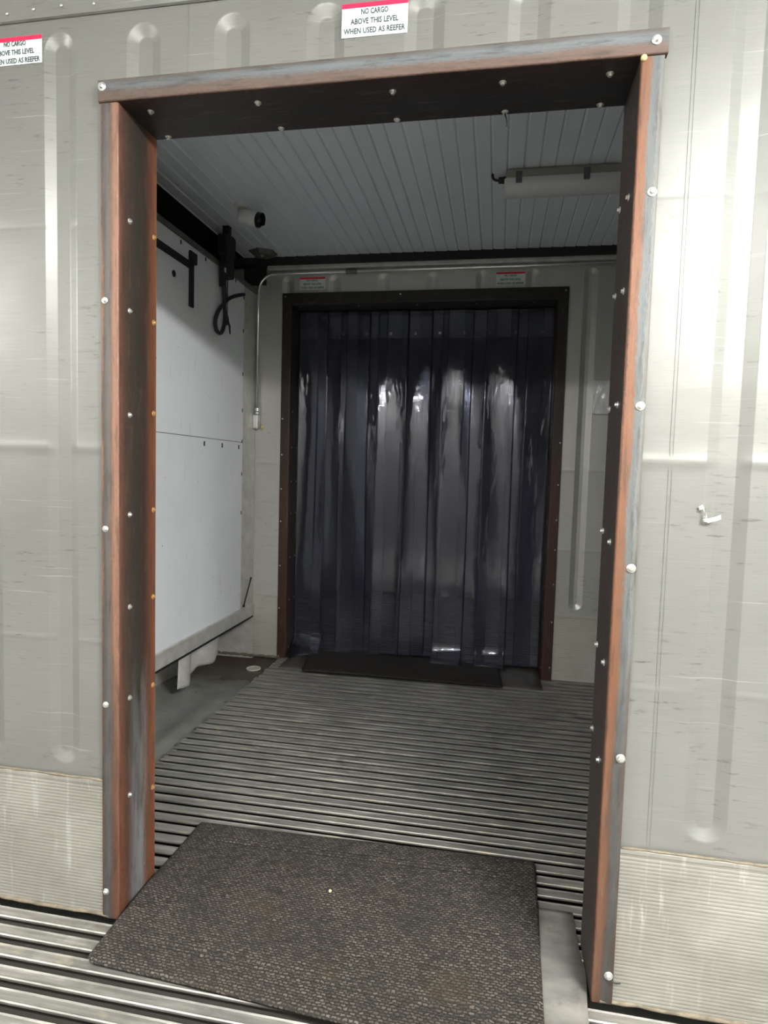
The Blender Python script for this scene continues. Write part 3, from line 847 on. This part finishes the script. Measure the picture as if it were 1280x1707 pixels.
# clear sleeve with violet print on the far wall
pk = thing('document_sleeve', 'clear crinkled plastic sleeve with violet print on the far wall right of the dark frame', 'plastic sleeve', (1.625, D-0.004, 1.71))
bm = bmesh.new()
def slv(u, v): return Vector((-0.065+u*0.14, -0.004-0.005*math.sin(5*u+3*v)*math.sin(7*v+u) - 0.004*math.exp(-((u-0.25-0.5*(v-0.6))/0.05)**2), -0.098+v*0.196))
grid(bm, 24, 30, slv); solid(obj('sleeve', bm, M_pouch, pk, True), 0.001)
me = text_mesh('28X8N', 0.055, 0.125)
for v in me.vertices:
    x, y = v.co.x, v.co.y; v.co = (-y*0.85+0.052, -0.0145, x-0.022)
link('print', me, M_ink2, pk)

# loose curl of white tape on the near wall, right
tp = thing('tape_scrap', 'torn curl of white tape hanging on the right-hand steel wall', 'tape', (1.485, -0.002, 1.167))
bm = bmesh.new()
path = [(-0.022, -0.002, 0.020), (-0.016, -0.008, 0.024), (-0.012, -0.004, 0.018), (-0.010, -0.010, 0.010), (-0.007, -0.006, 0.002), (-0.012, -0.005, -0.004), (-0.004, -0.010, -0.006), (0.012, -0.011, -0.001), (0.022, -0.007, 0.003)]
vs = [(bm.verts.new(p), bm.verts.new((p[0]+0.001, p[1]-0.002, p[2]-(0.009 if i not in (4, 3) else 0.004)))) for i, p in enumerate(path)]
for a, b in zip(vs, vs[1:]): bm.faces.new((a[0], b[0], b[1], a[1]))
solid(obj('tape', bm, M_tape, tp, True), 0.0008)

# ------------------------------------------------------------------ sill plates and mats
def sheet(name, pts_fn, nu, nv, t, mat, uvs=None):
    bm = bmesh.new(); uvl = bm.loops.layers.uv.new('UVMap')
    vs = grid(bm, nu, nv, pts_fn)
    bm.verts.index_update()
    idx = {}
    for i in range(nu+1):
        for j in range(nv+1): idx[vs[i][j]] = (i/nu, j/nv)
    for f in bm.faces:
        for lp in f.loops:
            u, v = idx[lp.vert]; lp[uvl].uv = uvs(u, v) if uvs else (u, v)
    o = obj(name, bm, mat, smooth=True)
    return solid(o, t, 1.0)
def sill(u, v):
    x = FL+0.008 + u*(1.283-FL-0.008); y = -0.15 + v*0.43
    if v < 0.6 and u > 0.97: x -= 0.006*math.sin(v*9)
    z = 0.002 + 0.0016*math.sin(x*5+y*9)*0.5
    z += 0.004*math.exp(-((y+0.03)/0.03)**2)
    return Vector((x, y, z))
o = sheet('sill_plate', sill, 30, 30, 0.003, M_plate); tag(o, 'worn grey aluminium plate bridging the near doorway floor, mostly under the big mat', 'plate')
def sill2(u, v):
    x = -0.275 + u*(1.335+0.275); y = 2.135 + v*0.46
    return Vector((x, y, 0.0025 + 0.0015*math.sin(x*4)))
o = sheet('sill_plate', sill2, 30, 12, 0.003, M_plate_far); tag(o, 'stained metal plate under the narrow mat at the far doorway', 'plate')

def quadmat(c, nu, nv, rad, zf):
    c = [Vector((a, b, 0)) for a, b in c]   # front-left, back-left, back-right, front-right
    def f(u, v):
        # rounded corners: pull the outermost rows in
        L = c[0].lerp(c[1], v); R = c[3].lerp(c[2], v)
        w = (R-L).length; d = (c[1]-c[0]).length
        x = u*w; y = v*d
        cx = min(max(x, rad), w-rad); cy = min(max(y, rad), d-rad)
        dx, dy = x-cx, y-cy
        r = math.hypot(dx, dy); m = max(abs(dx), abs(dy))
        if r > 1e-6: x = cx+dx*m/r; y = cy+dy*m/r
        u2, v2 = x/w, y/d
        p = c[0].lerp(c[1], v2).lerp(c[3].lerp(c[2], v2), u2)
        p.z = zf(u2, v2, p); return p
    return f
def bord(u, v, w, d):
    e = min(u*w, (1-u)*w, v*d, (1-v)*d)
    z = 0.0
    z -= 0.0045*max(0, 1-e/0.012)**1.5
    for q in (0.080, 0.102): z -= 0.004*math.exp(-((e-q)/0.0045)**2)
    return z
def zm(u, v, p):
    z = 0.0165 + bord(u, v, 1.15, 0.66)
    z += 0.0018*math.sin(u*7+v*3) + 0.0012*math.sin(v*11+1)
    z += 0.010*max(0, 1-u/0.10)*math.exp(-((v-0.38)/0.22)**2)
    return z
MC = [(0.062, -0.170), (0.057, 0.452), (1.192, 0.484), (1.172, -0.225)]
o = sheet('floor_mat', quadmat(MC, 150, 90, 0.022, zm), 150, 90, 0.011, M_mat, lambda u, v: (u*1.14, v*0.66))
o.modifiers['solid'].offset = -1.0
tag(o, 'large dark ribbed rubber mat with beaded border on the near doorway sill', 'mat')
def zm2(u, v, p): return 0.015 + 0.6*bord(u, v, 1.2, 0.43) + 0.002*math.sin(u*6)
o = sheet('floor_mat', quadmat([(-0.098, 2.066), (-0.168, 2.50), (1.075, 2.50), (1.102, 2.092)], 80, 40, 0.006, zm2), 80, 40, 0.010, M_mat_far, lambda u, v: (u*1.2, v*0.43))
o.modifiers['solid'].offset = -1.0
tag(o, 'narrow black mat in front of the plastic strip curtain', 'mat')
bm = bmesh.new(); bmesh.ops.create_icosphere(bm, subdivisions=2, radius=0.0045)
for v in bm.verts: v.co *= random.uniform(0.75, 1.15)
bmesh.ops.translate(bm, vec=(0.591, 0.199, 0.0195), verts=bm.verts)
tag(obj('crumb', bm, M_crumb), 'small beige crumb lying in the middle of the large mat', 'crumb')

# ------------------------------------------------------------------ strip curtain
cur = thing('strip_curtain', 'clear overlapping plastic strip curtain hanging in the far doorway', 'strip curtain', (0.52, D+0.14, 2.27))
YC = D + 0.125
loc0(boxobj('mounting_rail', (A0+F2+0.004, YC+0.034, 2.100), (B0-F2-0.004, YC+0.040, H2-F2-0.014), M_alu_dark, cur))
#        left   right  dy      bottom curl  bow
STR = [(-0.292, -0.090, 0.000, 0.018, 0.120, 0.020), (-0.165, 0.035, 0.016, 0.020, 0.030, -0.005), (-0.005, 0.190, 0.003, 0.022, 0.020, 0.007),
       (0.105, 0.300, 0.018, 0.026, 0.015, -0.004), (0.240, 0.440, 0.005, 0.034, 0.010, 0.005), (0.395, 0.590, 0.019, 0.036, 0.000, -0.007),
       (0.505, 0.690, 0.026, 0.038, 0.010, 0.015), (0.655, 0.850, 0.000, 0.022, 0.115, 0.009), (0.790, 0.985, 0.017, 0.022, 0.02, -0.010),
       (0.925, 1.120, 0.002, 0.022, 0.105, 0.012), (1.075, 1.270, 0.020, 0.022, 0.01, -0.005), (1.175, 1.336, 0.006, 0.026, 0.00, 0.007)]
for i, (xa, xb, dy, zb, curl, bow) in enumerate(STR):
    ph = random.uniform(0, 6.28); ph2 = random.uniform(0, 6.28); tw = random.uniform(-0.05, 0.05)
    ztop = H2-F2-0.016
    sway = random.uniform(-0.008, 0.008)
    def sf(u, v, xa=xa, xb=xb, dy=dy, zb=zb, curl=curl, bow=bow, ph=ph, ph2=ph2, tw=tw, sway=sway, i=i):
        s = v*(ztop-zb)          # distance from the bottom
        z = zb + s
        w = xb-xa; c = u-0.5
        dn = 1-v
        y = YC + dy
        env = min(1.0, dn*3.0)
        y += env*(bow*(1-4*c*c) + tw*c*w*2.0*(0.5+0.5*math.sin(z*1.7+ph)))
        y += env*0.006*math.sin(z*2.1+ph)*math.cos(c*3+ph2) + env*0.0012*math.sin(z*5.3+ph2+c*4)
        x = xa + u*w + sway*dn + 0.004*env*math.sin(z*2.3+ph2)
        # foot of the strip curls forward over the mat
        if curl > 0 and s < 0.13:
            tt = 1 - s/0.13
            k = curl*(0.55 + (0.9*(0.5-c) if i in (0,) else 0.2*(0.5+c)) if curl > 0.05 else 0.5)
            y -= k*tt**2.2
        return Vector((x, y, z))
    bm = bmesh.new(); uvl = bm.loops.layers.uv.new('UVMap')
    nu, nv = 14, 110
    # rows packed more tightly near the foot
    vs = grid(bm, nu, nv, lambda u, v: sf(u, v**1.25))
    idx = {vs[a][b]: (a/nu*0.2 + i*1.37, (b/nv)*2.2) for a in range(nu+1) for b in range(nv+1)}
    for f in bm.faces:
        for lp in f.loops: lp[uvl].uv = idx[lp.vert]
    o = obj('strip', bm, M_strip, cur, True, recalc=False)
    solid(o, 0.0022); loc0(o)
for k in range(9):
    loc0(screw(cur, (0.0 + k*0.158, YC+0.034, 2.128), (0, -1, 0), 1.3))

# ------------------------------------------------------------------ container behind the curtain (dim)
slab('wall_curtain_room_left', (-1.3, 2.60, -0.06), (-1.2, 4.8, 2.64), M_copper)
slab('wall_curtain_room_right', (2.6, 2.60, -0.06), (2.7, 4.8, 2.64), M_copper)
slab('wall_curtain_room_end', (-1.3, 4.75, -0.06), (2.7, 4.83, 2.64), M_copper)
slab('ceiling_curtain_room', (-1.3, 2.44, 2.60), (2.7, 4.83, 2.66), M_ceil)
slab('floor_curtain_room', (-1.3, 2.62, -0.10), (2.7, 4.83, -0.056), M_alu_dark)
bm = bmesh.new()
box(bm, (-1.3, D+0.10, -0.06), (A0+0.03, D+0.155, 2.64)); box(bm, (B0-0.03, D+0.10, -0.06), (BX1, D+0.155, 2.64)); box(bm, (A0+0.03, D+0.10, H2-0.03), (B0-0.03, D+0.155, 2.64))
struct(obj('wall_far_inner', bm, M_copper))

# ------------------------------------------------------------------ things on the middle ceiling
cm = thing('security_camera', 'white bullet camera with dark lens on the ceiling near the left beam', 'camera', (-0.30, 1.54, 2.56))
bm = bmesh.new(); bmesh.ops.create_cone(bm, cap_ends=True, segments=28, radius1=0.030, radius2=0.036, depth=0.014, matrix=Matrix.Translation((0, 0, -0.007)))
obj('base', bm, M_white, cm)
bm = bmesh.new(); tube(bm, [(-0.006, -0.004, -0.012), (-0.006, -0.004, -0.075)], 0.0095, 14)
bmesh.ops.create_uvsphere(bm, u_segments=14, v_segments=8, radius=0.015, matrix=Matrix.Translation((-0.004, -0.006, -0.070)))
obj('arm', bm, M_white, cm, True)
ax = Vector((0.97, -0.05, -0.25)).normalized(); st0 = Vector((0.004, -0.010, -0.058))
bm = bmesh.new()
tube(bm, [st0 + ax*t for t in (0.0, 0.004, 0.010, 0.05, 0.100)], [0.026, 0.032, 0.034, 0.036, 0.036], 28)
obj('housing', bm, M_white, cm, True)
bm = bmesh.new()
# open dark hood at the front
side = ax.cross(Vector((0, 0, 1))).normalized(); upv = side.cross(ax)
A_ = []; B_ = []
for k in range(29):
    a = 2*PI*k/28
    d = side*math.cos(a) + upv*math.sin(a)
    ln = 0.120 if math.sin(a) > -0.25 else 0.105
    A_.append(bm.verts.new(st0+ax*0.098+d*0.0365)); B_.append(bm.verts.new(st0+ax*ln+d*0.0365))
for k in range(28): bm.faces.new((A_[k], A_[k+1], B_[k+1], B_[k]))
solid(obj('sunshade', bm, M_lens, cm), 0.002)
bm = bmesh.new(); tube(bm, [st0+ax*0.100, st0+ax*0.104], [0.033, 0.033], 28); tube(bm, [st0+ax*0.103, st0+ax*0.108], [0.014, 0.011], 18)
obj('lens', bm, M_lens, cm)

fxr = thing('ceiling_light', 'unlit white vapour-tight tube light on the ribbed ceiling, partly hidden by the right jamb', 'ceiling light', (1.01, 1.37, 2.56))
bm = bmesh.new(); box(bm, (0.0, -0.055, -0.045), (1.25, 0.055, -0.002), 0.010, 3); obj('body', bm, M_fixture_body, fxr)
bm = bmesh.new()
cross = [(0.058, -0.042), (0.058, -0.060), (0.048, -0.082), (0.026, -0.096), (0, -0.100), (-0.026, -0.096), (-0.048, -0.082), (-0.058, -0.060), (-0.058, -0.042)]
xs = [(-0.006, 0.80), (0.0, 0.92), (0.012, 1.0), (1.24, 1.0), (1.252, 0.9)]
vv = [[bm.verts.new((x, a*s, -0.042+(b+0.042)*s)) for a, b in cross] for x, s in xs]
for A, B in zip(vv, vv[1:]):
    for j in range(len(cross)-1): bm.faces.new((A[j], B[j], B[j+1], A[j+1]))
bm.faces.new(vv[0]); bm.faces.new(vv[-1][::-1])
obj('diffuser', bm, M_fixture, fxr, True)
for x in (0.055, 0.335, 0.62):
    bm = bmesh.new(); box(bm, (x-0.013, -0.064, -0.066), (x+0.013, -0.054, -0.018), 0.003); loc = obj('clip', bm, M_clip, fxr)
    bm = bmesh.new(); box(bm, (x-0.013, 0.054, -0.066), (x+0.013, 0.064, -0.018), 0.003); obj('clip', bm, M_clip, fxr)
bm = bmesh.new(); tube(bm, [(-0.032, 0, -0.026), (0.004, 0, -0.026)], [0.013, 0.015], 12); obj('cable_gland', bm, M_rubber, fxr)
bm = bmesh.new(); tube(bm, bez((-0.03, 0, -0.026), (-0.055, 0, -0.024), (-0.06, 0.002, -0.012), (-0.058, 0.002, 0.006), 8), 0.006, 8); obj('cable', bm, M_rubber, fxr, True)
bm = bmesh.new(); tube(bm, [(0.0, 0.063, -0.006), (1.25, 0.063, -0.006)], 0.0055, 8); obj('lead', bm, M_rubber, fxr, True)

# flat vent plate in the corner
vp = thing('ceiling_plate', 'flat dark hexagonal plate on the ceiling corner above the conduit bend', 'plate', (-0.44, 2.20, 2.559))
bm = bmesh.new(); bmesh.ops.create_cone(bm, cap_ends=True, segments=6, radius1=0.060, radius2=0.092, depth=0.022, matrix=Matrix.Translation((0, 0, -0.011)))
obj('plate', bm, M_alu_dark, vp)
bm = bmesh.new(); bmesh.ops.create_uvsphere(bm, u_segments=12, v_segments=8, radius=0.010, matrix=Matrix.Translation((0, -0.02, -0.024)))
obj('bolt', bm, M_zinc, vp, True)

# black cable bundle hanging beside the bulkhead
cb = thing('cable_bundle', 'black connector and looped cables hanging from the ceiling against the white bulkhead', 'cable', (-0.49, 1.80, 2.56))
def P(y, z, x=0.0): return Vector((x, y-1.80, z-2.56))
bm = bmesh.new(); box(bm, P(1.775, 2.50, -0.02), P(1.815, 2.575, 0.02), 0.006); box(bm, P(1.74, 2.395, -0.035), P(1.845, 2.51, 0.035), 0.012); box(bm, P(1.755, 2.285, -0.026), P(1.845, 2.40, 0.026), 0.010)
obj('connector_block', bm, M_rubber, cb)
bm = bmesh.new(); box(bm, P(1.742, 2.225, -0.02), P(1.775, 2.345, 0.012), 0.006); tube(bm, [P(1.765, 2.23), P(1.775, 2.16), P(1.772, 2.13)], [0.014, 0.012, 0.011], 10); obj('plug', bm, M_rubber, cb)
bm = bmesh.new(); box(bm, P(1.745, 2.30, 0.0), P(1.757, 2.325, 0.016), 0.003); obj('tag', bm, M_white, cb); 
bm = bmesh.new(); box(bm, P(1.822, 2.51, -0.01), P(1.845, 2.565, 0.012), 0.004); obj('tag', bm, M_grate, cb)
bm = bmesh.new()
loop = bez(P(1.772, 2.14), P(1.72, 2.11), P(1.63, 2.03), P(1.675, 1.975), 12) + bez(P(1.675, 1.975), P(1.745, 1.935), P(1.80, 2.03), P(1.772, 2.14), 12)[1:] + bez(P(1.772, 2.14), P(1.82, 2.19), P(1.92, 2.225), P(2.06, 2.27, -0.01), 14)[1:]
tube(bm, loop, 0.0105, 10); obj('cable_loop', bm, M_rubber, cb, True)
bm = bmesh.new(); tube(bm, [P(1.81, 2.29), P(1.81, 2.06)], 0.0028, 8); tube(bm, [P(1.81, 2.085), P(1.812, 2.045), P(1.80, 2.03)], [0.006, 0.012, 0.004], 8); tube(bm, [P(1.812, 2.06), P(1.84, 2.035), P(1.848, 1.99)], [0.007, 0.006, 0.004], 8); obj('thin_cord', bm, M_rubber, cb, True)
